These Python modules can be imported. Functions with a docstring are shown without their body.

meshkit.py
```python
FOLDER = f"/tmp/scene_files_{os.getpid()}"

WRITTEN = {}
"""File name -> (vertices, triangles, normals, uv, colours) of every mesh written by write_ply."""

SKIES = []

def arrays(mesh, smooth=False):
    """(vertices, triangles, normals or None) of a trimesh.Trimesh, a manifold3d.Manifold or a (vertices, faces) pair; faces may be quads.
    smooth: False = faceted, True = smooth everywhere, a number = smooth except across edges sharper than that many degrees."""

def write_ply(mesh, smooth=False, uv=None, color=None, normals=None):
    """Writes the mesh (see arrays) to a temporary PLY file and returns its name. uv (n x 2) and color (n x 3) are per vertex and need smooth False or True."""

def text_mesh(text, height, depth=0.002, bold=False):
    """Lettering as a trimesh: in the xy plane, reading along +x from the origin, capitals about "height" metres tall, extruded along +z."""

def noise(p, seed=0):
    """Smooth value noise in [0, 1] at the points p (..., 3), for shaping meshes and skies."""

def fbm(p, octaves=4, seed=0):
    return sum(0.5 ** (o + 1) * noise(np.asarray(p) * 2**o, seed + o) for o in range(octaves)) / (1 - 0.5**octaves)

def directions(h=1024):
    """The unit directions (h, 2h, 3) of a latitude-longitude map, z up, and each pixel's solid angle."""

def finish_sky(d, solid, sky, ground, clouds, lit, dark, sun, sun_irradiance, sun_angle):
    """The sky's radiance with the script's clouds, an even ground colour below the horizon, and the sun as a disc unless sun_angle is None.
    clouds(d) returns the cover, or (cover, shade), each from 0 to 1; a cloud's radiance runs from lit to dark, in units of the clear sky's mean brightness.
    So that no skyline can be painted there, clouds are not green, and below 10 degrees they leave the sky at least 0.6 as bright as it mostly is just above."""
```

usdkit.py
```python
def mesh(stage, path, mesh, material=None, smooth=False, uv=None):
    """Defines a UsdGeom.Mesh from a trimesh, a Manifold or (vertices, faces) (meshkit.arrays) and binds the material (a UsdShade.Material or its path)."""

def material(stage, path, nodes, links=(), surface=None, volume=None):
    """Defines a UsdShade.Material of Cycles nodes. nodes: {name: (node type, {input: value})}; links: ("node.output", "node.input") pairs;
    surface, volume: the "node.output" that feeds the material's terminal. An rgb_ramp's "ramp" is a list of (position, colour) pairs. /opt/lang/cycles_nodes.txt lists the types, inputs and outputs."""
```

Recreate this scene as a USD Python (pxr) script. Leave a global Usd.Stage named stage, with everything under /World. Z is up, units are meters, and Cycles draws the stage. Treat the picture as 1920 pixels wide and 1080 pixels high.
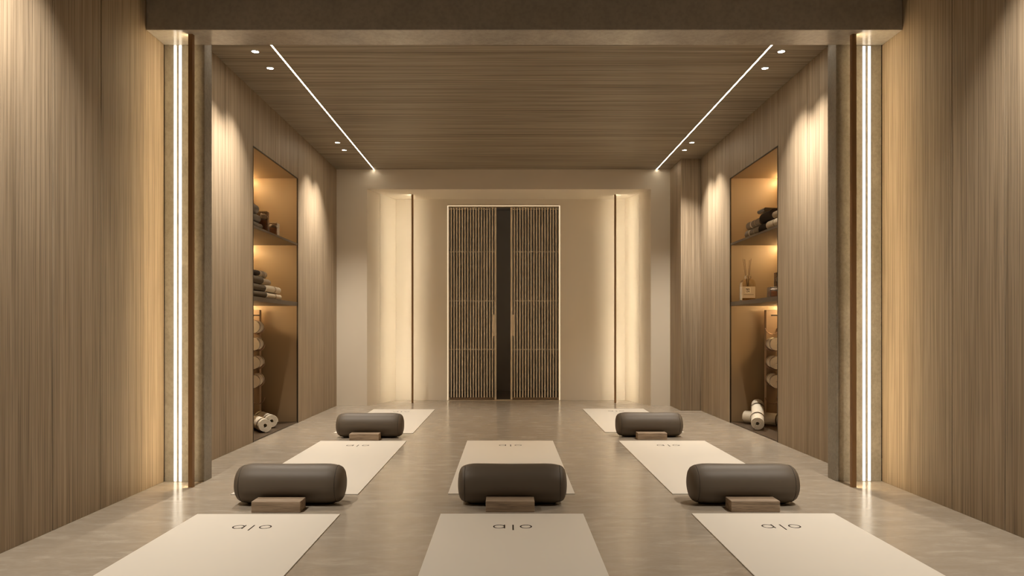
import math
import numpy as np
import trimesh
import manifold3d as m3
import meshkit
import usdkit
from shapely.geometry import Polygon, LineString, Point, box as sbox
from shapely.ops import unary_union
from pxr import Usd, UsdGeom, UsdLux, UsdShade, Gf, Sdf

stage = Usd.Stage.CreateInMemory()
UsdGeom.SetStageUpAxis(stage, UsdGeom.Tokens.z)
UsdGeom.SetStageMetersPerUnit(stage, 1.0)
UsdGeom.Xform.Define(stage, '/World')
UsdGeom.Scope.Define(stage, '/World/Looks')
rng = np.random.default_rng(7)

# ------------------------------------------------------------------ camera, exposure, light levels
cam = UsdGeom.Camera.Define(stage, '/World/camera')
cam.AddTranslateOp().Set(Gf.Vec3d(0, 0, 0.85))
cam.AddRotateXOp().Set(90.0)
cam.CreateProjectionAttr('perspective')
cam.CreateHorizontalApertureAttr(36.0)
cam.CreateVerticalApertureAttr(20.25)
cam.CreateFocalLengthAttr(36.0 * 1350 / 1920)
cam.CreateHorizontalApertureOffsetAttr(9 * 36.0 / 1920)
cam.CreateVerticalApertureOffsetAttr(80 * 36.0 / 1920)
cam.CreateClippingRangeAttr(Gf.Vec2f(0.05, 100))
cam.CreateExposureAttr(1.52)

WARM = (1.0, 0.91, 0.79)
SPOT_POWER = 3200.0         # recessed downlights (radiance of a small bulb)
FRONT_POWER = 2950.0
LINE_GLOW = 6.5             # ceiling light lines
STRIP_GLOW = 1.0            # strips on the concrete piers
POLE_GLOW = 13.0            # strips hidden in the bronze poles of the doorway recess
POLE_FRONT_GLOW = 13.0
NICHE_GLOW = 27.0

# ------------------------------------------------------------------ room measures (metres)
H = 2.677                   # ceiling
XL, XR, XRF = -1.932, 2.057, 2.115      # left wall, right wall (rear), right wall (front)
YB = 8.155                  # face of the end wall
YP0, YP1 = 4.055, 4.156     # concrete piers
ZB = 2.458                  # underside of beam
YBK = -2.2                  # wall behind the camera
NY0, NY1, NZ = 5.474, 6.647, 2.256      # shelf niches: near, far, top
ND = 0.45                   # niche depth


# ------------------------------------------------------------------ materials
MATS = {}


def mat(name, nodes, links, surface='p.BSDF'):
    MATS[name] = usdkit.material(stage, '/World/Looks/' + name, nodes, links, surface=surface)
    return MATS[name]


def plain(name, color, rough=0.5, spec=0.5, metallic=0.0, bump=None, **kw):
    nodes = {'p': ('principled_bsdf', dict(base_color=color, roughness=rough, specular_ior_level=spec, metallic=metallic, **kw))}
    links = []
    if bump:
        nodes['g'] = ('texture_coordinate', {})
        nodes['n'] = ('noise_texture', dict(scale=bump[0], detail=3.0))
        nodes['b'] = ('bump', dict(strength=bump[1], distance=bump[2]))
        links = [('g.object', 'n.vector'), ('n.fac', 'b.height'), ('b.normal', 'p.normal')]
    return mat(name, nodes, links)


def glow(name, color, strength):
    return mat(name, {'e': ('emission', dict(color=color, strength=strength))}, [], surface='e.emission')


def wood(name, scale, dark, mid, light, rough=0.5, bump=0.25):
    """Straight-grained veneer: noise stretched along the grain, every piece with its own offset."""
    fine = tuple(s * 2.9 for s in scale)
    broad = tuple(s * 0.12 for s in scale)
    nodes = {
        'g': ('geometry', {}), 'o': ('object_info', {}),
        'k': ('math', dict(math_type='multiply', value2=37.0)),
        'c': ('combine_xyz', {}),
        'add': ('vector_math', dict(math_type='add')),
        'm1': ('mapping', dict(scale=scale)), 'm2': ('mapping', dict(scale=fine)), 'm3': ('mapping', dict(scale=broad)),
        'n1': ('noise_texture', dict(scale=1.0, detail=3.0, roughness=0.6, distortion=0.25)),
        'n2': ('noise_texture', dict(scale=1.0, detail=2.0, roughness=0.6, distortion=0.1)),
        'n3': ('noise_texture', dict(scale=1.0, detail=2.0)),
        'r1': ('rgb_ramp', dict(ramp=[(0.0, dark), (0.36, dark), (0.5, mid), (0.66, light), (1.0, light)])),
        'r2': ('rgb_ramp', dict(ramp=[(0.0, (0.50,) * 3), (0.34, (0.60,) * 3), (0.47, (1.0,) * 3), (1.0, (1.08,) * 3)])),
        'r3': ('rgb_ramp', dict(ramp=[(0.0, (0.9,) * 3), (0.35, (0.93,) * 3), (0.65, (1.05,) * 3), (1.0, (1.08,) * 3)])),
        'x1': ('mix_color', dict(blend_type='multiply', fac=0.75, use_clamp=False)),
        'x2': ('mix_color', dict(blend_type='multiply', fac=1.0, use_clamp=False)),
        'b': ('bump', dict(strength=bump, distance=0.002)),
        'p': ('principled_bsdf', dict(roughness=rough, specular_ior_level=0.35)),
    }
    links = [('o.random', 'k.value1'), ('k.value', 'c.x'), ('k.value', 'c.y'), ('k.value', 'c.z'),
             ('g.position', 'add.vector1'), ('c.vector', 'add.vector2')]
    for i in '123':
        links += [('add.vector', f'm{i}.vector'), (f'm{i}.vector', f'n{i}.vector'), (f'n{i}.fac', f'r{i}.fac')]
    links += [('r1.color', 'x1.a'), ('r2.color', 'x1.b'), ('x1.result', 'x2.a'), ('r3.color', 'x2.b'),
              ('x2.result', 'p.base_color'), ('n2.fac', 'b.height'), ('b.normal', 'p.normal')]
    return mat(name, nodes, links)


WD, WM, WL = (0.262, 0.198, 0.130), (0.355, 0.274, 0.187), (0.425, 0.334, 0.234)
wood_wall = wood('veneer_upright', (96.0, 96.0, 0.9), WD, WM, WL)
wood_ceiling = wood('veneer_ceiling', (0.6, 48.0, 48.0), (0.200, 0.160, 0.112), (0.310, 0.258, 0.190), (0.390, 0.332, 0.255))
wood_block = wood('block_wood', (4.0, 60.0, 60.0), (0.29, 0.212, 0.143), (0.375, 0.278, 0.192), (0.43, 0.325, 0.23), rough=0.6)
wood_slat = wood('slat_wood', (40.0, 40.0, 1.0), (0.78, 0.655, 0.505), (0.83, 0.71, 0.56), (0.87, 0.76, 0.61), rough=0.5, bump=0.1)
wood_rail = wood('rail_wood', (1.0, 40.0, 40.0), (0.15, 0.10, 0.06), (0.22, 0.15, 0.09), (0.26, 0.18, 0.11), rough=0.5, bump=0.1)


def stone(name, ramp, scale, stretch, rough_lo, rough_hi, bump, spec=0.5, detail=6.0, speck=0.0):
    nodes = {
        'g': ('geometry', {}),
        'm': ('mapping', dict(scale=stretch)),
        'n': ('noise_texture', dict(scale=scale, detail=detail, roughness=0.62, distortion=0.6)),
        'r': ('rgb_ramp', dict(ramp=ramp)),
        'n2': ('noise_texture', dict(scale=scale * 9, detail=3.0, roughness=0.6)),
        'r2': ('rgb_ramp', dict(ramp=[(0.0, (1 - speck,) * 3), (0.4, (1 - speck * 0.4,) * 3), (0.55, (1.0,) * 3), (1.0, (1 + speck * 0.5,) * 3)])),
        'x': ('mix_color', dict(blend_type='multiply', fac=1.0, use_clamp=False)),
        'rr': ('map_range', dict(from_min=0.3, from_max=0.7, to_min=rough_lo, to_max=rough_hi, clamp=True)),
        'b': ('bump', dict(strength=bump, distance=0.003)),
        'p': ('principled_bsdf', dict(specular_ior_level=spec)),
    }
    links = [('g.position', 'm.vector'), ('m.vector', 'n.vector'), ('n.fac', 'r.fac'), ('m.vector', 'n2.vector'), ('n2.fac', 'r2.fac'),
             ('r.color', 'x.a'), ('r2.color', 'x.b'), ('x.result', 'p.base_color'), ('n.fac', 'rr.value'), ('rr.result', 'p.roughness'),
             ('n2.fac', 'b.height'), ('b.normal', 'p.normal')]
    return mat(name, nodes, links)


floor_mat = stone('polished_floor', [(0.0, (0.36, 0.306, 0.240)), (0.40, (0.390, 0.333, 0.264)), (0.56, (0.412, 0.353, 0.283)), (0.66, (0.470, 0.410, 0.335)), (1.0, (0.52, 0.46, 0.385))],
                  6.5, (0.8, 2.2, 1.0), 0.14, 0.24, 0.02, spec=0.30, speck=0.10)
concrete = stone('grey_concrete', [(0.0, (0.22, 0.197, 0.157)), (0.4, (0.290, 0.263, 0.216)), (0.6, (0.335, 0.305, 0.254)), (1.0, (0.42, 0.385, 0.325))],
                 7.0, (1.0, 1.0, 0.8), 0.38, 0.55, 0.15, speck=0.30)
beam_mat = stone('beam_concrete', [(0.0, (0.36, 0.33, 0.285)), (0.4, (0.42, 0.388, 0.34)), (0.6, (0.455, 0.42, 0.37)), (1.0, (0.51, 0.475, 0.42))],
                 5.0, (1.0, 1.0, 1.0), 0.14, 0.26, 0.04, spec=0.5, speck=0.2)
plaster = stone('warm_plaster', [(0.0, (0.72, 0.640, 0.525)), (1.0, (0.76, 0.685, 0.57))], 3.0, (1, 1, 1), 0.6, 0.7, 0.02, spec=0.25)
recess_plaster = stone('recess_plaster', [(0.0, (0.79, 0.72, 0.61)), (1.0, (0.83, 0.76, 0.65))], 3.0, (1, 1, 1), 0.6, 0.7, 0.02, spec=0.25)  # same plaster as the end wall, lightened: the recess's bounced light put into the colour
dark_plaster = plain('shadowy_plaster', (0.70, 0.68, 0.67), 0.7, 0.2)  # one even, pale neutral plaster colour
core_mat = plain('panel_backing', (0.03, 0.022, 0.015), 0.8, 0.1)
bronze = plain('brown_bronze', (0.27, 0.15, 0.065), 0.42, 0.5, 0.25)
dark_trim = plain('dark_bronze_edge', (0.035, 0.022, 0.012), 0.45, 0.5, 0.3)
niche_mat = plain('bronze_laminate', (0.34, 0.235, 0.130), 0.42, 0.5, bump=(60, 0.04, 0.001))
shelf_mat = plain('shelf_laminate', (0.074, 0.048, 0.027), 0.42, 0.5)
rack_mat = plain('rack_wood', (0.30, 0.20, 0.12), 0.5, 0.4)
hook_mat = plain('hook_metal', (0.32, 0.20, 0.14), 0.38, 0.5, 0.5)
mat_cream = plain('mat_rubber', (0.74, 0.685, 0.60), 0.62, 0.3, bump=(900, 0.05, 0.0005))
ink = plain('mat_ink', (0.03, 0.02, 0.012), 0.6, 0.3)
roll_cream = plain('rolled_rubber', (0.70, 0.635, 0.52), 0.65, 0.3)
roll_grey = plain('rolled_rubber_greyed', (0.56, 0.485, 0.39), 0.65, 0.3)
strap_mat = plain('strap_webbing', (0.10, 0.066, 0.036), 0.7, 0.2)
leather = plain('bolster_leather', (0.122, 0.096, 0.070), 0.52, 0.42, bump=(260, 0.06, 0.0006))
seam_mat = plain('bolster_seam', (0.06, 0.047, 0.036), 0.5, 0.4)
towel_dark = plain('towel_charcoal', (0.098, 0.073, 0.048), 0.9, 0.1, bump=(500, 0.4, 0.001))
towel_black = plain('towel_espresso', (0.036, 0.025, 0.018), 0.9, 0.1, bump=(500, 0.4, 0.001))
towel_grey = plain('towel_taupe', (0.235, 0.185, 0.13), 0.9, 0.1, bump=(500, 0.4, 0.001), sheen_weight=0.05)
towel_cream = plain('towel_cream', (0.56, 0.46, 0.325), 0.9, 0.1, bump=(500, 0.4, 0.001), sheen_weight=0.05)
towel_sand = plain('towel_sand', (0.36, 0.275, 0.18), 0.9, 0.1, bump=(500, 0.4, 0.001), sheen_weight=0.05)
satin_dark = plain('satin_brown', (0.066, 0.046, 0.029), 0.32, 0.5)
smoke_glass = mat('smoked_glass', {'p': ('principled_bsdf', dict(base_color=(0.52, 0.45, 0.38), roughness=0.02, transmission_weight=0.96, ior=1.45))}, [])
clear_glass = mat('clear_glass', {'p': ('principled_bsdf', dict(base_color=(0.93, 0.88, 0.78), roughness=0.02, transmission_weight=1.0, ior=1.42))}, [])
oil = mat('scented_oil', {'p': ('principled_bsdf', dict(base_color=(0.72, 0.48, 0.22), roughness=0.02, transmission_weight=0.9, ior=1.33))}, [])
amber_wax = plain('amber_wax', (0.50, 0.17, 0.03), 0.4, 0.5)
white_wax = plain('white_wax', (0.82, 0.81, 0.80), 0.45, 0.5)
label_paper = plain('label_paper', (0.66, 0.52, 0.36), 0.6, 0.3)
label_light = plain('label_pale', (0.78, 0.66, 0.50), 0.6, 0.3)
reed_mat = plain('reed_stick', (0.20, 0.13, 0.075), 0.7, 0.3)
lens_glow = glow('lamp_lens', (1.0, 0.86, 0.66), 22.0)
line_glow = glow('ceiling_line_diffuser', (1.0, 0.86, 0.66), LINE_GLOW)
strip_glow = glow('pier_strip_diffuser', (1.0, 0.87, 0.68), STRIP_GLOW)
pole_glow = glow('pole_strip', (1.0, 0.85, 0.62), POLE_GLOW)
pole_front_glow = glow('front_pole_strip', (1.0, 0.74, 0.42), POLE_FRONT_GLOW)
niche_glow = glow('niche_strip', (1.0, 0.70, 0.36), NICHE_GLOW)
door_glow = glow('door_edge_strip', (1.0, 0.78, 0.50), 0.32)


# ------------------------------------------------------------------ helpers
COUNT = {}


def numbered(parent, name):
    key = (str(parent), name)
    n = COUNT.get(key, 0)
    COUNT[key] = n + 1
    return name if n == 0 else f'{name}_{n:03d}'


def note(prim, label=None, cat=None, group=None, kind=None):
    for k, v in (('label', label), ('category', cat), ('group', group), ('kind', kind)):
        if v:
            prim.SetCustomDataByKey(k, v)


def thing(name, label, cat, matrix=None, group=None, kind=None):
    path = '/World/' + numbered('/World', name)
    x = UsdGeom.Xform.Define(stage, path)
    if matrix is None:
        matrix = np.eye(4)
    elif np.ndim(matrix) == 1:
        t = np.eye(4)
        t[:3, 3] = matrix
        matrix = t
    x.AddTransformOp().Set(Gf.Matrix4d(*np.asarray(matrix, float).T.ravel().tolist()))
    note(x.GetPrim(), label, cat, group, kind)
    return x.GetPrim()


def part(parent, name, mesh, material, smooth=False, label=None):
    base = str(parent.GetPath())
    path = base + '/' + numbered(base, name)
    m = usdkit.mesh(stage, path, mesh, material, smooth=smooth)
    note(m.GetPrim(), label)
    return m.GetPrim()


def dup(root, matrix, label, group=None):
    was = root.GetCustomData()
    name = root.GetName()
    while name[-4:-3] == '_' and name[-3:].isdigit():
        name = name[:-4]
    r = thing(name, label, was['category'], matrix, group or was.get('group'))
    r.GetReferences().AddInternalReference(root.GetPath())
    r.SetInstanceable(True)
    return r


def box(x0, x1, y0, y1, z0, z1):
    m = trimesh.creation.box([abs(x1 - x0), abs(y1 - y0), abs(z1 - z0)])
    m.apply_translation([(x0 + x1) / 2, (y0 + y1) / 2, (z0 + z1) / 2])
    return m


def bevel_box(x0, x1, y0, y1, z0, z1, c):
    pts = []
    for sx, sy, sz in np.ndindex(2, 2, 2):
        p = np.array([(x0, x1)[sx], (y0, y1)[sy], (z0, z1)[sz]], float)
        d = np.array([1 - 2 * sx, 1 - 2 * sy, 1 - 2 * sz]) * c
        for k in range(3):
            q = p + d
            q[k] = p[k]
            pts.append(q)
    return trimesh.convex.convex_hull(np.array(pts))


def extrude(poly, h):
    gs = getattr(poly, 'geoms', [poly])
    return trimesh.util.concatenate([trimesh.creation.extrude_polygon(g, h, engine='earcut') for g in gs])


def cyl(p0, p1, r, n=16):
    return trimesh.creation.cylinder(radius=r, segment=[p0, p1], sections=n)


def lathe(profile, n=48):
    """profile: (radius, height) pairs, turned about z."""
    return trimesh.creation.revolve(np.array(profile, float), sections=n)


def turn(mesh, R, t=(0, 0, 0)):
    m = mesh.copy()
    M = np.eye(4)
    M[:3, :3] = R
    M[:3, 3] = t
    m.apply_transform(M)
    return m


def rot_z(a):
    c, s = math.cos(a), math.sin(a)
    return np.array([[c, -s, 0], [s, c, 0], [0, 0, 1.0]])


ZX = np.array([[0, 0, 1.0], [1, 0, 0], [0, 1, 0]])      # z axis -> x axis, x -> y, y -> z
Y_UP = np.array([[0, 0, -1.0], [1, 0, 0], [0, 1, 0]])


def prism_y(poly, y0, y1):
    """polygon in (x, z) pulled along y from y0 to y1."""
    m = extrude(poly, y1 - y0)
    m.apply_transform(np.array([[1, 0, 0, 0], [0, 0, -1, y1], [0, 1, 0, 0], [0, 0, 0, 1.0]]))
    return m


def sweep(points, radius, n=8):
    pts = np.asarray(points, float)
    t = np.gradient(pts, axis=0)
    t /= np.linalg.norm(t, axis=1, keepdims=True)
    ref = np.array([0, 1.0, 0]) if abs(t[0, 1]) < 0.9 else np.array([1.0, 0, 0])
    rings = []
    for p, d in zip(pts, t):
        a = np.cross(d, ref)
        a /= np.linalg.norm(a)
        b = np.cross(d, a)
        ang = np.arange(n) * 2 * np.pi / n
        rings.append(p + radius * (np.cos(ang)[:, None] * a + np.sin(ang)[:, None] * b))
    v = np.vstack(rings)
    f = []
    for i in range(len(pts) - 1):
        for j in range(n):
            a, b = i * n + j, i * n + (j + 1) % n
            f += [[a, b, b + n], [a, b + n, a + n]]
    v = np.vstack([v, pts[0], pts[-1]])
    c0, c1, last = len(v) - 2, len(v) - 1, (len(pts) - 1) * n
    for j in range(n):
        f += [[c0, (j + 1) % n, j], [c1, last + j, last + (j + 1) % n]]
    m = trimesh.Trimesh(v, np.array(f), process=False)
    m.fix_normals()
    return m


# ------------------------------------------------------------------ the setting
fl = thing('floor', 'polished beige stone floor with cloudy streaks, running the whole room', 'floor', kind='structure')
part(fl, 'floor_slab', box(-2.3, 2.5, YBK, 11.6, -0.12, 0.0), floor_mat)

SEAM = 0.005


def panels(parent, side, x, ys, z0, z1, thick=0.02):
    """Upright veneer panels on a side wall, tiny dark joints between them."""
    for a, b in zip(ys[:-1], ys[1:]):
        xo = x - thick if side < 0 else x + thick
        part(parent, 'panel', bevel_box(min(x, xo), max(x, xo), a + SEAM / 2, b - SEAM / 2, z0, z1, 0.0012), wood_wall)


def side_wall(name, label, side, x, xf):
    w = thing(name, label, 'wall', kind='structure')
    s = -1 if side < 0 else 1
    # front stretch, before the pier
    panels(w, side, xf, [YBK, -1.7, -1.2, -0.7, -0.2, 0.3, 0.8, 1.3, 1.75, 2.16, 2.615, 3.06, 3.425, YP0 + (0.0 if side < 0 else 0.0105)], 0.0, H)
    panels(w, side, x, [YP1, 4.56, 4.94, NY0], 0.0, H)
    panels(w, side, x, [NY0, 6.02, NY1], NZ, H)
    panels(w, side, x, [NY1, 7.12, 7.62, YB], 0.0, H)
    lo, hi = sorted((x + s * 0.02, x + s * 0.1))
    flo, fhi = sorted((xf + s * 0.02, xf + s * 0.1))
    part(w, 'wall_core', box(flo, fhi, YBK, YP0 + 0.01, 0, H), core_mat)
    part(w, 'wall_core', box(lo, hi, YP1 + 0.02, NY0 - 0.03, 0, H), core_mat)
    part(w, 'wall_core', box(lo, hi, NY0 - 0.03, NY1 + 0.03, NZ + 0.03, H), core_mat)
    part(w, 'wall_core', box(lo, hi, NY1 + 0.03, YB, 0, H), core_mat)
    return w


wl = side_wall('wall_left', 'left wall clad in upright wood veneer panels with a lit shelf niche', -1, XL, XL)
wr = side_wall('wall_right', 'right wall clad in upright wood veneer panels, stepping out near the end wall', 1, XR, XRF)
# boxed-out veneer corner on the right, against the end wall
part(wr, 'boxed_corner', bevel_box(1.845, XR - 0.001, 7.65, YB - 0.001, 0, H - 0.001, 0.0015), wood_wall)

wb = thing('wall_back', 'beige plaster end wall with a splayed recess around the sliding doors', 'wall', kind='structure')
OX0, OX1, OZ, YA = -1.587, 1.627, 2.452, 8.78       # recess opening, its soffit, its rear plane
AX0, AX1 = -1.360, 1.436                              # rear corners of the recess
DX0, DX1, DZ = -0.722, 0.637, 2.365                   # door opening
part(wb, 'wall_face', box(XL - 0.05, OX0, YB, YB + 0.08, 0, H), plaster)
part(wb, 'wall_face', box(OX1, XR + 0.05, YB, YB + 0.08, 0, H), plaster)
part(wb, 'wall_face', box(OX0, OX1, YB, YB + 0.08, OZ + 0.002, H), plaster)


def slab2(p, q, thick, z0, z1, out):
    """upright slab whose visible face runs from p to q (plan view), thickness away from the room along out."""
    p, q, o = np.array(p), np.array(q), np.array(out) * thick
    return extrude(Polygon([p, q, q + o, p + o]).buffer(0), z1 - z0).apply_translation([0, 0, z0])


for s, x0, x1 in ((-1, OX0, AX0), (1, OX1, AX1)):
    a, b = np.array([x0, YB + 0.001]), np.array([x1, YA])
    m1, m2 = a + (b - a) * 0.428, a + (b - a) * 0.434
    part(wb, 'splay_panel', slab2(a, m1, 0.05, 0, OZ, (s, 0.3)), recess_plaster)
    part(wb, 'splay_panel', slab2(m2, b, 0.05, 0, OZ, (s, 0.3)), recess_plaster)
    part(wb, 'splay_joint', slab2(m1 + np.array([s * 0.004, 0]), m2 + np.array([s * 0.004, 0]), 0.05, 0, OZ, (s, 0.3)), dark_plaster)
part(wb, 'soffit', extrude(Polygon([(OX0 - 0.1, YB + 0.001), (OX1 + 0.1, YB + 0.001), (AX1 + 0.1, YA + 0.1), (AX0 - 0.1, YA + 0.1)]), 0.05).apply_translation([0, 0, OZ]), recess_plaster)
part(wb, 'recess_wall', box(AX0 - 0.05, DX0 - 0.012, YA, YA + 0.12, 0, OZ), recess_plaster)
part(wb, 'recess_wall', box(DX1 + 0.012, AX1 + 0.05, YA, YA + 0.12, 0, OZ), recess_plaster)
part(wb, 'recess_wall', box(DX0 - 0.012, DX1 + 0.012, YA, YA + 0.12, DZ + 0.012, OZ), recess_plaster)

wc = thing('wall_corridor', 'dim brown room seen through the gap between the sliding doors', 'wall', kind='structure')
part(wc, 'wall_face', box(-1.7, -1.6, YA + 0.12, 11.5, 0, 2.6), dark_plaster)
part(wc, 'wall_face', box(1.5, 1.6, YA + 0.12, 11.5, 0, 2.6), dark_plaster)
part(wc, 'wall_face', box(-1.7, 1.6, 10.2, 10.3, 0, 2.6), dark_plaster)
part(wc, 'corridor_ceiling', box(-1.7, 1.6, YA + 0.12, 11.5, 2.55, 2.6), dark_plaster)

wk = thing('wall_rear', 'plain plaster wall behind the viewer', 'wall', kind='structure')
part(wk, 'wall_face', box(-2.3, 2.5, YBK - 0.1, YBK, 0, H + 0.1), dark_plaster)

ce = thing('ceiling', 'wood veneer ceiling with grain running across the room', 'ceiling', kind='structure')
cy = [YP1 - 0.1, 4.75, 5.35, 5.95, 6.55, 7.15, 7.75, YB]
LX = (-1.510, 1.693)        # ceiling light lines
LW = 0.0062
spans = [(XL - 0.02, LX[0] - LW), (LX[0] + LW, LX[1] - LW), (LX[1] + LW, XR + 0.02)]
for a, b in zip(cy[:-1], cy[1:]):
    for x0, x1 in spans:
        part(ce, 'panel', bevel_box(x0, x1, a + 0.0006, b - 0.0006, H, H + 0.02, 0.0006), wood_ceiling)
part(ce, 'ceiling_core', box(-2.2, 2.3, YP1 - 0.1, YB + 0.1, H + 0.02, H + 0.08), core_mat)
fy = [YBK, -1.4, -0.7, 0.0, 0.7, 1.4, 2.1, 2.8, 3.4, 3.85]
for a, b in zip(fy[:-1], fy[1:]):
    part(ce, 'panel', bevel_box(XL - 0.02, XRF + 0.02, a + 0.0006, b - 0.0006, H, H + 0.02, 0.0006), wood_ceiling)
part(ce, 'ceiling_core', box(-2.2, 2.4, YBK, 3.9, H + 0.02, H + 0.08), core_mat)

bm = thing('ceiling_beam', 'dark concrete beam with a polished underside across the top of the room', 'beam', kind='structure')
part(bm, 'beam_body', bevel_box(XL + 0.001, XRF - 0.001, 3.85, YP0 - 0.001, ZB, H + 0.02, 0.002), beam_mat)

pl = thing('concrete_pier', 'narrow grey concrete pier standing against the left wall', 'pillar', kind='structure')
part(pl, 'pier_body', bevel_box(XL + 0.001, -1.705, YP0, YP1, 0, H - 0.001, 0.002), concrete)
pr = thing('concrete_pier', 'narrow grey concrete pier standing against the right wall', 'pillar', kind='structure')
part(pr, 'pier_body', bevel_box(1.857, XRF - 0.001, YP0 + 0.01, YP1 + 0.015, 0, H - 0.001, 0.002), concrete)


# ------------------------------------------------------------------ built-in lamps
def light_strip(x, y, label):
    t = thing('light_strip', label, 'light', (x, y, 0), group='white light strips on the concrete piers')
    part(t, 'diffuser', bevel_box(-0.0075, 0.0075, -0.006, 0.0, 0.002, ZB - 0.002, 0.0015), strip_glow)
    part(t, 'channel', box(-0.0077, 0.0077, -0.002, 0.0, 0.001, ZB - 0.001), plain_white)


plain_white = plain('white_channel', (0.7, 0.68, 0.64), 0.5, 0.4)
light_strip(-1.868, YP0 - 0.0005, 'white vertical light strip on the left pier, the one nearer the wood wall')
light_strip(-1.839, YP0 - 0.0005, 'white vertical light strip on the left pier, the one nearer the bronze pole')
light_strip(2.013, YP0 + 0.0095, 'white vertical light strip on the right pier, the one nearer the bronze pole')
light_strip(2.042, YP0 + 0.0095, 'white vertical light strip on the right pier, the one nearer the wood wall')


def light_pole(x, y, ang, w, d, strip, label, recess, zt=ZB):
    """Square bronze tube, a light strip let into the face that looks along ang (plan angle)."""
    t = thing('bronze_pole', label, 'pole', (x, y, 0), group=None)
    R = rot_z(ang)                                       # +x of the section is the lit face
    h, q = w / 2, d / 2
    sec = Polygon([(-q, -h), (q, -h), (q, h), (-q, h)]).difference(sbox(q - recess - 0.001, -h + 0.002, q + 1, h - 0.002))
    part(t, 'tube', turn(extrude(sec, zt - 0.0005), R), bronze)
    part(t, 'light_strip', turn(box(q - recess - 0.001, q - recess + 0.0005, -h + 0.0025, h - 0.0025, 0.01, zt - 0.01), R), strip, label='warm light strip let into the hidden side')
    return t


light_pole(-1.716, 3.912, math.radians(172), 0.021, 0.024, pole_front_glow, 'thin brown pole in front of the left concrete pier', 0.001)
light_pole(1.880, 3.912, math.radians(8), 0.021, 0.024, pole_front_glow, 'thin brown pole in front of the right concrete pier', 0.001)
light_pole(-1.115, 8.47, math.radians(134), 0.018, 0.016, pole_glow, 'thin brown pole in the end recess, left of the sliding doors', 0.0022, OZ)
light_pole(1.271, 8.47, math.radians(46), 0.018, 0.016, pole_glow, 'thin brown pole in the end recess, right of the sliding doors', 0.0022, OZ)

for x, lab in ((LX[0], 'left of the two white light lines let into the wood ceiling'), (LX[1], 'right of the two white light lines let into the wood ceiling')):
    t = thing('ceiling_light_line', lab, 'light', (x, 0, H), group='ceiling light lines')
    part(t, 'diffuser', box(-LW + 0.0005, LW - 0.0005, YP1 + 0.002, YB - 0.004, 0.0005, 0.006), line_glow)
    part(t, 'channel', box(-LW + 0.0004, LW - 0.0004, YP1, YB - 0.002, 0.007, 0.018), plain_white)


def downlight(x, y, label, power, half=46.0, group='recessed downlights'):
    t = thing('downlight', label, 'light', (x, y, H), group=group)
    part(t, 'trim_ring', lathe([(0.0228, -0.001), (0.027, -0.003), (0.028, -0.0005), (0.0228, -0.0005), (0.0228, -0.001)], 32), dark_trim, smooth=40)
    part(t, 'lens', lathe([(0.0, -0.0022), (0.019, -0.002), (0.0225, -0.0006), (0.0, -0.0006)], 32), lens_glow, smooth=40)
    l = UsdLux.SphereLight.Define(stage, str(t.GetPath()) + '/lamp')
    l.CreateRadiusAttr(0.018)
    l.CreateIntensityAttr(power)
    l.CreateColorAttr(Gf.Vec3f(*WARM))
    l.CreateNormalizeAttr(False)
    sh = UsdLux.ShapingAPI.Apply(l.GetPrim())
    sh.CreateShapingConeAngleAttr(half)
    sh.CreateShapingConeSoftnessAttr(1.0)
    UsdGeom.Xformable(l).AddTranslateOp().Set(Gf.Vec3d(0, 0, -0.03))
    return t


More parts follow.
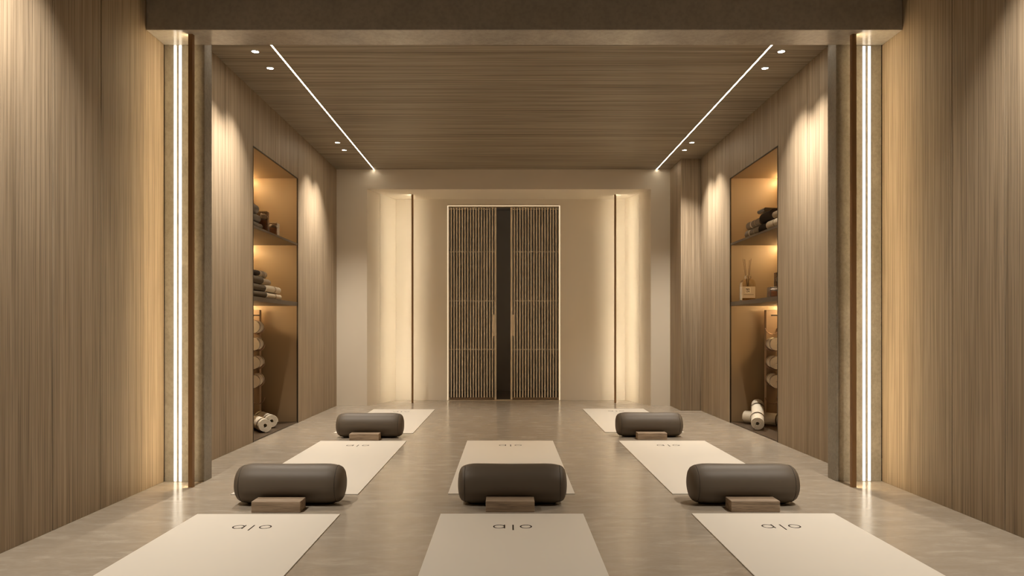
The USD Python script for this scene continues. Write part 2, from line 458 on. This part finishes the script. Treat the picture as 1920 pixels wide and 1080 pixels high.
PLACE = ['nearest the beam', 'second from the beam', 'third from the beam', 'nearest the end wall']
for k, y in enumerate((4.715, 5.013, 6.997, 7.287)):
    for x, s in ((-1.650, 'left'), (1.795, 'right')):
        downlight(x, y, f'small round ceiling downlight beside the {s} light line, {PLACE[k]}', SPOT_POWER)
for k, y in enumerate((2.45, 2.75)):
    for x, s in ((-1.650, 'left'), (1.84, 'right')):
        downlight(x, y, f'small round downlight in the front ceiling above the {s} wall, the {("nearer", "farther")[k]} of the two', FRONT_POWER, group='downlights in the front ceiling')


# ------------------------------------------------------------------ sliding lattice doors
tr = thing('trim_1', 'thin pale glowing frame around the sliding lattice doors', 'door frame', kind='structure')
for nm, b in (('jamb', (DX0 - 0.012, DX0 + 0.006, YA - 0.012, YA + 0.10, 0, DZ + 0.012)),
              ('jamb', (DX1 - 0.006, DX1 + 0.012, YA - 0.012, YA + 0.10, 0, DZ + 0.012)),
              ('head', (DX0 + 0.006, DX1 - 0.006, YA - 0.012, YA + 0.10, DZ - 0.004, DZ + 0.012))):
    part(tr, nm, box(*b), label_light)
YF = YA - 0.0125
for nm, b in (('edge_light', (DX0 - 0.008, DX0 + 0.006, YF - 0.002, YF, 0.004, DZ + 0.008)),
              ('edge_light', (DX1 - 0.006, DX1 + 0.008, YF - 0.002, YF, 0.004, DZ + 0.008)),
              ('edge_light', (DX0 + 0.006, DX1 - 0.006, YF - 0.002, YF, DZ + 0.000, DZ + 0.008))):
    part(tr, nm, box(*b), door_glow)
part(tr, 'threshold', box(DX0 + 0.006, DX1 - 0.006, YA - 0.012, YA + 0.10, 0.0, 0.005), label_light)


def lattice(name, label, x0, x1, hand):
    """hand: +1 when the closing stile is on the right."""
    t = thing(name, label, 'sliding door', (0, YA + 0.014, 0), kind='structure')
    z0, z1 = 0.008, DZ - 0.012
    sw = 0.024
    st = (x1 - sw, x1) if hand > 0 else (x0, x0 + sw)
    far = (x0, x0 + 0.009) if hand > 0 else (x1 - 0.009, x1)
    part(t, 'stile', bevel_box(st[0], st[1], -0.018, 0.018, z0, z1, 0.001), wood_slat)
    part(t, 'stile', bevel_box(far[0], far[1], -0.018, 0.018, z0, z1, 0.001), wood_slat)
    inx = (x0 + 0.009, x1 - sw) if hand > 0 else (x0 + sw, x1 - 0.009)
    part(t, 'bottom_rail', bevel_box(inx[0], inx[1], -0.018, 0.018, z0, z0 + 0.028, 0.001), wood_rail)
    part(t, 'top_rail', bevel_box(inx[0], inx[1], -0.018, 0.018, z1 - 0.007, z1, 0.001), wood_slat)
    part(t, 'top_rail', bevel_box(inx[0], inx[1], -0.004, 0.014, z1 - 0.024, z1 - 0.017, 0.001), wood_slat)
    for z in (1.812, 1.213, 0.620):
        part(t, 'crossbar', bevel_box(inx[0], inx[1], -0.013, -0.0015, z - 0.005, z + 0.005, 0.001), crossbar_mat)
    n = 16
    pitch = (inx[1] - inx[0]) / (n + 0.45)
    for k in range(n):
        xc = inx[0] + (k + 0.72) * pitch
        part(t, 'slat', bevel_box(xc - 0.0078, xc + 0.0078, -0.017, 0.004, z0 + 0.028, z1 - 0.007, 0.0008), wood_slat)
    hx = inx[1] - 0.55 * pitch if hand > 0 else inx[0] + 0.02 * pitch
    hx0, hx1 = (inx[1] - 0.72 * pitch + 0.0076, inx[1]) if hand > 0 else (inx[0], inx[0] + 0.72 * pitch - 0.0076)
    part(t, 'handle', bevel_box(hx0 - 0.0003, hx1 + 0.0003, -0.016, 0.012, 0.785, 1.045, 0.001), wood_slat, label='flat pull plate set between slat and stile')
    return t


crossbar_mat = plain('crossbar_metal', (0.86, 0.77, 0.65), 0.4, 0.5)
lattice('door_1', 'left sliding door, upright wooden slats with three thin crossbars', DX0 + 0.007, -0.131, 1)
lattice('door_2', 'right sliding door, upright wooden slats with three thin crossbars', 0.040, DX1 - 0.007, -1)


# ------------------------------------------------------------------ niches with shelves
S1, S1T, S2, S2T = 1.638, 1.656, 1.078, 1.114


def niche(side, x, label):
    """x: face of the wall; side -1 left, +1 right. Built with the wall face at 0 and depth along +x, mirrored for the left."""
    t = thing('shelf_niche', label, 'shelves', (x, 0, 0))
    w = 0.012

    def b(u0, u1, y0, y1, z0, z1):
        lo, hi = sorted((side * u0, side * u1))
        return box(lo, hi, y0, y1, z0, z1)
    part(t, 'back_panel', b(ND, ND + w, NY0, NY1, 0, NZ), niche_mat)
    part(t, 'side_panel', b(0.003, ND + w, NY0 - w, NY0, 0, NZ + w), niche_mat)
    part(t, 'side_panel', b(0.003, ND + w, NY1, NY1 + w, 0, NZ + w), niche_mat)
    part(t, 'top_panel', b(0.003, ND + w, NY0, NY1, NZ, NZ + w), niche_mat)
    part(t, 'base_panel', b(0.004, ND, NY0, NY1, 0.0, 0.010), shelf_mat)
    part(t, 'shelf', b(0.004, ND, NY0, NY1, S1, S1T), shelf_mat)
    part(t, 'shelf', b(0.004, ND, NY0, NY1, S2, S2T), shelf_mat)
    e = 0.005
    part(t, 'edge_trim', b(-0.002, 0.010, NY0 - 0.001, NY0 + e, 0, NZ), dark_trim)
    part(t, 'edge_trim', b(-0.002, 0.010, NY1 - e, NY1 + 0.001, 0, NZ), dark_trim)
    part(t, 'edge_trim', b(-0.002, 0.010, NY0 + e, NY1 - e, NZ - e, NZ + 0.001), dark_trim)
    for z in (NZ, S1, S2):
        part(t, 'light_strip', b(ND - 0.012, ND - 0.002, NY0 + 0.03, NY1 - 0.03, z - 0.034, z - 0.022), niche_glow, label='warm light strip in the back corner')
    return t


niche(-1, XL, 'lit bronze shelf niche in the left wall, holding towels and four racked mats')
niche(1, XR, 'lit bronze shelf niche in the right wall, holding a reed diffuser and three racked mats')


def mat_rack(side, label, zs, xf, xc, y0):
    """Upright board with curved hooks; xf: its inner edge (towards the room), y0: its face."""
    t = thing('mat_rack', label, 'rack', (0, 0, 0))
    xb = (XL - ND + 0.001) if side < 0 else (XR + ND - 0.001)
    lo, hi = sorted((xb, xf))
    part(t, 'board', bevel_box(lo, hi, y0, y0 + 0.05, 0.011, S2 - 0.04, 0.002), rack_mat)
    for z in zs:
        a = np.radians(np.linspace(-165, -10, 15))
        c = np.array([xc, y0 - 0.06, z])
        r = 0.0660
        pts = [(c[0] - side * r * math.cos(q), c[1], c[2] + r * math.sin(q)) for q in a]
        root = [(pts[0][0], y0 + 0.004, pts[0][2]), (pts[0][0], y0 - 0.03, pts[0][2])]
        part(t, 'hook', sweep(root + pts, 0.0042), hook_mat, smooth=True)
    a, b = (-2.214, -2.36) if side < 0 else (2.3585, 2.49)
    part(t, 'peg', cyl([a, y0 - 0.07, 0.987], [b, y0 - 0.07, 0.987], 0.006, 10), dark_trim, smooth=40)
    part(t, 'peg', cyl([b, y0 - 0.07, 0.987], [b, y0 + 0.01, 0.987], 0.006, 10), dark_trim, smooth=40)
    return t


RACK_Z = [0.885, 0.735, 0.574, 0.418, 0.262]
mat_rack(-1, 'upright board with curved hooks in the left niche, lowest hook empty', RACK_Z, -2.236, -2.233, 6.50)
mat_rack(1, 'upright board with curved hooks in the right niche, top and bottom hooks empty', RACK_Z, 2.338, 2.372, 6.50)


# ------------------------------------------------------------------ rolled mats
def spiral_section(r0=0.015, pitch=0.0066, thick=0.0054, turns=5.9):
    th = np.linspace(0, turns * 2 * np.pi, int(turns * 30))
    r = r0 + pitch * th / (2 * np.pi)
    return LineString(np.c_[r * np.cos(th), r * np.sin(th)]).buffer(thick / 2, cap_style='flat', quad_segs=2)


ROLL_L, ROLL_R = 0.36, 0.0565


def build_roll(label, material, matrix, group, length=ROLL_L, straps=(0.11, 0.27), section=None):
    """Axis along +y from the near end at the origin."""
    t = thing('rolled_mat', label, 'yoga mat', matrix, group)
    m = extrude(section or spiral_section(), length)
    m.apply_transform(np.array([[1, 0, 0, 0], [0, 0, 1, 0], [0, -1, 0, 0], [0, 0, 0, 1.0]]))
    part(t, 'roll', m, material, smooth=35)
    for s in straps:
        ring = lathe([(ROLL_R + 0.0004, -0.006), (ROLL_R + 0.0022, -0.0055), (ROLL_R + 0.0022, 0.0055), (ROLL_R + 0.0004, 0.006)], 40)
        part(t, 'strap', turn(ring, np.array([[1, 0, 0], [0, 0, 1.0], [0, -1, 0]]), (0, s, 0)), strap_mat, smooth=40)
    return t


def aim(origin, direction, roll=0.0):
    d = np.array(direction, float)
    d /= np.linalg.norm(d)
    x = np.cross(d, [0, 0, 1.0])
    x /= np.linalg.norm(x)
    z = np.cross(x, d)
    c, s = math.cos(roll), math.sin(roll)
    M = np.eye(4)
    M[:3, 0], M[:3, 1], M[:3, 2], M[:3, 3] = x * c - z * s, d, x * s + z * c, origin
    return M


roll0 = None
NTH = ['topmost', 'second', 'third', 'lowest']
for k, z in enumerate(RACK_Z[:4]):
    M = aim((-2.160, 6.115, z), (-0.084, 0.375, 0), k * 1.3)
    lab = f'{NTH[k]} of the four rolled mats on the rack in the left niche'
    if roll0 is None:
        roll0 = build_roll(lab, roll_grey, M, 'rolled mats on the niche racks', straps=(0.018, 0.27), section=spiral_section(0.0034, 0.0066, 0.0062, 7.65))
    else:
        dup(roll0, M, lab)
for k, z in enumerate(RACK_Z[1:4]):
    dup(roll0, aim((2.2915, 6.115, z), (0.093, 0.375, 0), 2 + k * 1.1), f'{("upper", "middle", "lower")[k]} of the three rolled mats on the rack in the right niche')
fl0 = build_roll('cream rolled mat on the left niche floor, in front of the other one', roll_cream, aim((-1.990, 5.920, 0.0700), (-0.56, 0.83, 0), 2.2), 'rolled mats on the niche floors', straps=(0.05, 0.29))
dup(fl0, aim((-2.028, 6.198, 0.0700), (-0.56, 0.83, 0), 0.8), 'cream rolled mat on the left niche floor, behind the other one')
fl1 = build_roll('cream rolled mat lying along the back of the right niche floor', roll_cream, aim((2.1625, 6.537, 0.0700), (0.67, -0.74, 0), 1.0), 'rolled mats on the niche floors', length=0.42, straps=(0.11, 0.32))
dup(fl1, aim((2.102, 6.048, 0.0690), (0.150, 0.430, 0.136), 2.6), 'cream rolled mat leaning on another one in the right niche')


# ------------------------------------------------------------------ towels
def towel_section(depth, h, plies=3):
    """Folded cloth seen from its end; the rounded fold is at u = 0, the loose edges at u = depth."""
    t = h / plies
    r = (h - t) / 2
    a = np.radians(np.linspace(-90, -270, 15))
    outer = [(depth, t / 2)] + [(r + t / 2 + r * math.cos(q) * 1.0, h / 2 + r * math.sin(q)) for q in a] + [(depth, h - t / 2)]
    shp = LineString(outer).buffer(t / 2 * 0.97, quad_segs=4)
    if plies >= 3:
        shp = unary_union([shp, LineString([(t * 1.7, h / 2), (depth * 0.96, h / 2)]).buffer(t * (plies - 2) / 2 * 0.96, quad_segs=5)])
    return shp


def sag(m, seed, amount=0.004):
    m = m.subdivide_to_size(0.06) if len(m.faces) < 6000 else m
    v = m.vertices
    n = meshkit.noise(np.c_[v[:, 0] * 9, v[:, 1] * 9, v[:, 2] * 14], seed) - 0.5
    k = meshkit.noise(np.c_[v[:, 0] * 5, v[:, 1] * 14, v[:, 2] * 5], seed + 9) - 0.5
    w = np.clip((v[:, 2] - v[:, 2].min()) / max(np.ptp(v[:, 2]), 1e-6), 0, 1)
    v[:, 2] += n * amount * 2 * w
    v[:, 0] += k * amount * 1.5
    m.vertices = v
    return m


def towel(side, label, material, front, depth, y0, y1, z0, h, group, stripe=None, plies=3, seed=0):
    """front: x of the rounded fold that faces the room."""
    t = thing('folded_towel', label, 'towel', (front, y0, z0 + 0.0012), group)
    L = y1 - y0
    s = 1 if side > 0 else -1

    def mk(shape, a, b):
        m = prism_y(shape, a, b)
        m.apply_transform(np.diag([s, 1, 1, 1.0]))
        if s < 0:
            m.invert()
        return m
    sec = towel_section(depth, h, plies)
    full = [mk(sec, a, b) for a, b in zip(np.linspace(0, L, 5)[:-1], np.linspace(0, L, 5)[1:])]
    part(t, 'cloth', sag(mk(sec, 0, L), seed), material, smooth=45)
    if stripe:
        for a, b, sm in stripe:
            shell = sec.buffer(0.0012).difference(sbox(depth * 0.7, -1, depth * 2, 1))
            part(t, 'stripe', sag(mk(shell, a * L, b * L), seed), sm, smooth=45)
    return t


SB = [(0.56, 0.64, towel_sand)]
g = 'dark folded towels on the middle shelf of the left niche'
zc = S2T
for k, (h, y1, dep) in enumerate(((0.048, 5.83, 0.30), (0.055, 5.82, 0.30), (0.064, 5.78, 0.29))):
    towel(-1, f'charcoal folded towel in the dark stack on the left niche middle shelf, {("lowest", "second from below", "third from below")[k]}', towel_dark, -1.945 - 0.004 * k, dep, 5.49 + 0.003 * k, y1, zc + 0.001, h, g, seed=k)
    zc += h + 0.001
towel(-1, 'almost black thin folded cloth on top of the dark towel stack in the left niche', towel_black, -1.965, 0.26, 5.50, 5.72, zc + 0.003, 0.040, g, plies=2, seed=5)
g = 'cream folded towels on the middle shelf of the left niche'
zc = S2T
towel(-1, 'cream folded towel with a brown stripe, lowest in the left niche', towel_cream, -1.945, 0.30, 5.845, 6.215, zc + 0.001, 0.046, g, SB, seed=11)
towel(-1, 'cream folded towel with a brown stripe, second from below in the left niche', towel_cream, -1.948, 0.30, 5.840, 6.205, zc + 0.050, 0.056, g, SB, seed=12)
towel(-1, 'plain sand-coloured folded towel above the striped cream ones in the left niche', towel_sand, -2.00, 0.26, 5.84, 6.10, zc + 0.110, 0.056, g, seed=13)
towel(-1, 'sand-coloured loosely folded towel on top of the cream stack in the left niche', towel_sand, -2.01, 0.25, 5.82, 6.03, zc + 0.170, 0.060, g, [(0.45, 0.7, towel_grey)], plies=2, seed=14)

g = 'dark satin pouches on the top shelf of the left niche'
zc = S1T
for k, h in enumerate((0.045, 0.066, 0.078)):
    towel(-1, f'shiny dark brown folded cloth on the top shelf of the left niche, {("lowest", "middle", "topmost")[k]} of three', satin_dark, -1.955 - 0.006 * k, 0.26, 5.49, 5.755 - 0.02 * k, zc + 0.001, h, g, plies=2, seed=20 + k)
    zc += h + 0.001

g = 'folded towels on the top shelf of the right niche'
zc = S1T
ST = [(0.30, 0.36, towel_sand), (0.62, 0.70, towel_cream)]
towel(1, 'lower taupe striped towel at the far end of the right niche top shelf', towel_grey, 2.085, 0.28, 5.985, 6.325, zc + 0.001, 0.068, g, ST, seed=31)
towel(1, 'upper taupe striped towel at the far end of the right niche top shelf', towel_grey, 2.090, 0.28, 5.975, 6.300, zc + 0.072, 0.068, g, ST, seed=32)
towel(1, 'lower dark folded towel in the middle of the right niche top shelf', towel_black, 2.080, 0.29, 5.800, 5.960, zc + 0.001, 0.066, g, seed=33)
towel(1, 'upper dark folded towel with its rolled edge showing on the right niche top shelf', towel_black, 2.085, 0.29, 5.730, 5.955, zc + 0.078, 0.085, g, seed=34)
towel(1, 'small brown cloth lying on top of the taupe towels in the right niche', satin_dark, 2.095, 0.22, 5.880, 6.030, zc + 0.168, 0.030, g, plies=2, seed=35)
towel(1, 'lower cream folded towel at the near end of the right niche top shelf', towel_cream, 2.075, 0.30, 5.500, 5.785, zc + 0.001, 0.072, g, [(0.40, 0.46, towel_sand)], seed=36)
towel(1, 'upper cream folded towel at the near end of the right niche top shelf', towel_sand, 2.090, 0.28, 5.495, 5.680, zc + 0.076, 0.060, g, seed=37)


# ------------------------------------------------------------------ smoked glass candle jars, reed diffuser
def man(m):
    return m3.Manifold(m3.Mesh(np.asarray(m.vertices, np.float32), np.asarray(m.faces, np.uint32)))


def candle_jar(label, x, y, z, w, d, h, group):
    t = thing('candle_jar', label, 'candle', (x, y, z), group)
    outer = man(bevel_box(-w / 2, w / 2, -d / 2, d / 2, 0, h, 0.003))
    inner = man(box(-w / 2 + 0.004, w / 2 - 0.004, -d / 2 + 0.004, d / 2 - 0.004, 0.006, h + 0.1))
    part(t, 'jar', outer - inner, smoke_glass)
    q = 0.010
    part(t, 'amber_layer', bevel_box(-w / 2 + q, w / 2 - q, -d / 2 + q, d / 2 - q, 0.0065, h * 0.60, 0.003), amber_wax)
    pile = trimesh.creation.icosphere(3, 1.0)
    v = pile.vertices
    v *= (0.75 + 0.5 * meshkit.noise(v * 2.2, 3))[:, None]
    v = v * [w * 0.36, d * 0.34, h * 0.16] + [0, 0, h * 0.76]
    pile.vertices = v
    part(t, 'white_wax', pile, white_wax, smooth=True)  # white lumpy mass above the amber layer
    return t


candle_jar('tall smoked glass candle jar on the left niche top shelf', -2.01, 5.925, S1T + 0.0005, 0.085, 0.06, 0.172, None)
candle_jar('short smoked glass candle jar on the left niche top shelf', -1.996, 6.125, S1T + 0.0005, 0.098, 0.075, 0.108, None)
candle_jar('short smoked glass candle jar on the right niche middle shelf', 2.135, 5.745, S2T + 0.0005, 0.098, 0.075, 0.082, None)
candle_jar('tall smoked glass candle jar on the right niche middle shelf', 2.255, 5.945, S2T + 0.0005, 0.085, 0.06, 0.215, None)

df = thing('reed_diffuser', 'glass reed diffuser bottle with a printed label on the right niche middle shelf', 'diffuser', (2.128, 6.37, S2T + 0.0005))
W, DP = 0.124, 0.062
outl = Polygon([(-W / 2, 0.004), (-W / 2 + 0.004, 0), (W / 2 - 0.004, 0), (W / 2, 0.004), (W / 2, 0.132)] +
               [(W / 2 - 0.048 * (1 - math.cos(q)), 0.132 + 0.062 * math.sin(q)) for q in np.radians(np.linspace(8, 76, 8))] +
               [(0.019, 0.196), (0.019, 0.222), (-0.019, 0.222), (-0.019, 0.196)] +
               [(-W / 2 + 0.048 * (1 - math.cos(q)), 0.132 + 0.062 * math.sin(q)) for q in np.radians(np.linspace(76, 8, 8))] + [(-W / 2, 0.132)]).buffer(0)
body = man(prism_y(outl, -DP / 2, DP / 2))
cav = man(prism_y(unary_union([outl.buffer(-0.005), sbox(-0.013, 0.19, 0.013, 0.24)]), -DP / 2 + 0.005, DP / 2 - 0.005))
part(df, 'bottle', body - cav, clear_glass)
liq = man(prism_y(outl.buffer(-0.0056).intersection(sbox(-1, 0, 1, 0.125)), -DP / 2 + 0.0056, DP / 2 - 0.0056))
part(df, 'scented_oil', liq, oil)
lb = part(df, 'paper_label', box(-W / 2 + 0.006, W / 2 - 0.006, -DP / 2 - 0.0012, -DP / 2 - 0.0002, 0.022, 0.124), label_paper)
YL = -DP / 2 - 0.0014
fr = [(-0.034, -0.032, 0.064, 0.121), (0.032, 0.034, 0.064, 0.121)]
part(lb, 'label_print', trimesh.util.concatenate([box(-0.031, 0.016, YL, YL + 0.0004, 0.066, 0.118)]), label_light, label='pale square on the label')


def letters(text, h, x, z, bold=True):
    m = meshkit.text_mesh(text, h, 0.0004, bold=bold)
    m.apply_translation([-m.bounds[:, 0].mean(), 0, 0])
    m.apply_transform(np.array([[1, 0, 0, x], [0, 0, -1, YL - 0.0001], [0, 1, 0, z], [0, 0, 0, 1.0]]))
    return m


part(lb, 'label_print', trimesh.util.concatenate([letters('NA', 0.017, -0.010, 0.0925), letters('UA', 0.017, -0.009, 0.0735)]), ink, label='black letters on the label')
part(lb, 'label_print', box(-0.045, 0.042, YL, YL + 0.0004, 0.0525, 0.0555), strap_mat, label='line of tiny brown print')
for k, (dx, dy) in enumerate(((-0.062, 0.01), (-0.050, -0.012), (0.030, 0.010), (0.046, -0.006), (-0.030, 0.018))):
    part(df, 'reed', cyl([-dx * 0.16, dy * 0.3, 0.02], [dx * 0.62 - 0.0, dy, 0.372 - 0.006 * (k % 3)], 0.0019, 6), reed_mat, smooth=40)


# ------------------------------------------------------------------ yoga mats, bolsters, blocks on the floor
MW, ML, MT = 0.659, 1.797, 0.0048


def printed_mark():
    """Three thin letters, seen mirrored from here: ring with a stem, bar, ring."""
    r, st = 0.0262, 0.0060
    yc = -0.2205
    ring = Point(0, 0).buffer(r, quad_segs=16).difference(Point(0, 0).buffer(r - st, quad_segs=16))
    from shapely import affinity
    tall = affinity.scale(ring, 1, 1.06)
    a = affinity.translate(tall, -0.0568, yc).difference(sbox(-0.0368, -1, 1, 1)).union(sbox(-0.0366, yc - 0.0278, -0.0306, yc + 0.0278))
    o = affinity.translate(tall, 0.0588, yc)
    bar = sbox(0.0002, yc - 0.0545, 0.0062, yc + 0.0278)
    return unary_union([a, o, bar])


def build_mat(label, x, y, group):
    """Origin at the middle of the far short edge."""
    t = thing('yoga_mat', label, 'yoga mat', (x, y, 0), group)
    part(t, 'mat_sheet', bevel_box(-MW / 2, MW / 2, -ML, 0, 0.0, MT, 0.0007), mat_cream)
    part(t, 'printed_letters', extrude(printed_mark(), 0.0003).apply_translation([0, 0, MT + 0.00005]), ink, label='thin black letters near the far edge')
    return t


g = 'cream mats laid out on the floor'
mat0 = build_mat('cream mat at the bottom left of the floor, cut by the picture edge', -1.100, 3.321, g)
for x, y, lab in ((0.022, 3.327, 'cream mat at the bottom middle of the floor, cut by the picture edge'),
                  (1.183, 3.332, 'cream mat at the bottom right of the floor, cut by the picture edge'),
                  (-1.102, 5.524, 'cream mat in the left column behind the near left bolster'),
                  (0.022, 5.535, 'cream mat in the middle column behind the middle bolster'),
                  (1.187, 5.533, 'cream mat in the right column behind the near right bolster'),
                  (-1.107, 7.742, 'cream mat farthest back on the left, behind the far left bolster'),
                  (1.145, 7.800, 'cream mat farthest back on the right, behind the far right bolster')):
    dup(mat0, np.array([x, y, 0.0]), lab)

R = 0.0965


def build_bolster(label, x, y, group):
    t = thing('bolster', label, 'bolster', (x, y, 0), group)
    prof = [(0.0885, -0.2315), (0.0905, -0.226), (0.0935, -0.212), (0.0960, -0.192), (R, -0.165), (R - 0.0008, -0.08), (R - 0.0012, 0.0)]
    prof = prof + [(r, -z) for r, z in prof[-2::-1]]
    body = turn(lathe(prof, 64), ZX)
    v = body.vertices
    n = meshkit.noise(np.c_[v[:, 0] * 9, v[:, 1] * 11, v[:, 2] * 11], 4) - 0.5
    v[:, 1:] *= (1 + n * 0.012)[:, None]
    body.vertices = v

    def settle(m):
        v = m.vertices + [0, 0, R]
        v[:, 2] = np.where(v[:, 2] < 0.004, 0.0005 + 0.0 * v[:, 2] + np.clip(v[:, 2], -0.004, 0.004) * 0.1 + 0.0003, v[:, 2])
        m.vertices = v
        return m
    part(t, 'cover', settle(body), leather, smooth=60)
    for s in (-1, 1):
        cap = [(0.0885, 0.2315), (0.0868, 0.2395), (0.0800, 0.2505), (0.0680, 0.2585), (0.0500, 0.2640), (0.0280, 0.2668), (0.0, 0.2675)]
        c = turn(lathe(cap, 64), ZX)
        ring = turn(lathe([(0.0885 + 0.0016 * math.cos(q), 0.2315 + 0.0016 * math.sin(q)) for q in np.linspace(0, 2 * np.pi, 9)], 64), ZX)
        for nm, m, mt in (('end_cap', c, leather), ('piping', ring, seam_mat)):
            if s < 0:
                m.apply_transform(np.diag([-1, 1, 1, 1.0]))
                m.invert()
            part(t, nm, settle(m), mt, smooth=60)
    return t


g = 'dark brown bolsters on the floor'
bol0 = build_bolster('dark brown bolster, near left, with a block leaning against it', -1.066, 3.555, g)
for x, y, lab in ((0.0255, 3.555, 'dark brown bolster, near middle, behind the middle block'),
                  (1.160, 3.555, 'dark brown bolster, near right, behind the near right block'),
                  (-1.094, 5.755, 'dark brown bolster, far left, behind the far left block'),
                  (1.141, 5.800, 'dark brown bolster, far right, behind the far right block')):
    dup(bol0, np.array([x, y, 0.0]), lab)


def build_block(label, x, y, group):
    t = thing('yoga_block', label, 'yoga block', (x, y, 0), group)
    part(t, 'block_body', bevel_box(-0.1145, 0.1145, 0, 0.092, 0, 0.0515, 0.0018), wood_block)
    return t


g = 'brown wooden blocks on the floor'
blk0 = build_block('brown wooden block in front of the near left bolster', -1.081, 3.362, g)
for x, y, lab in ((0.0137, 3.372, 'brown wooden block in front of the middle bolster'),
                  (1.164, 3.372, 'brown wooden block in front of the near right bolster'),
                  (-1.107, 5.565, 'brown wooden block in front of the far left bolster'),
                  (1.132, 5.610, 'brown wooden block in front of the far right bolster')):
    dup(blk0, np.array([x, y, 0.0]), lab)
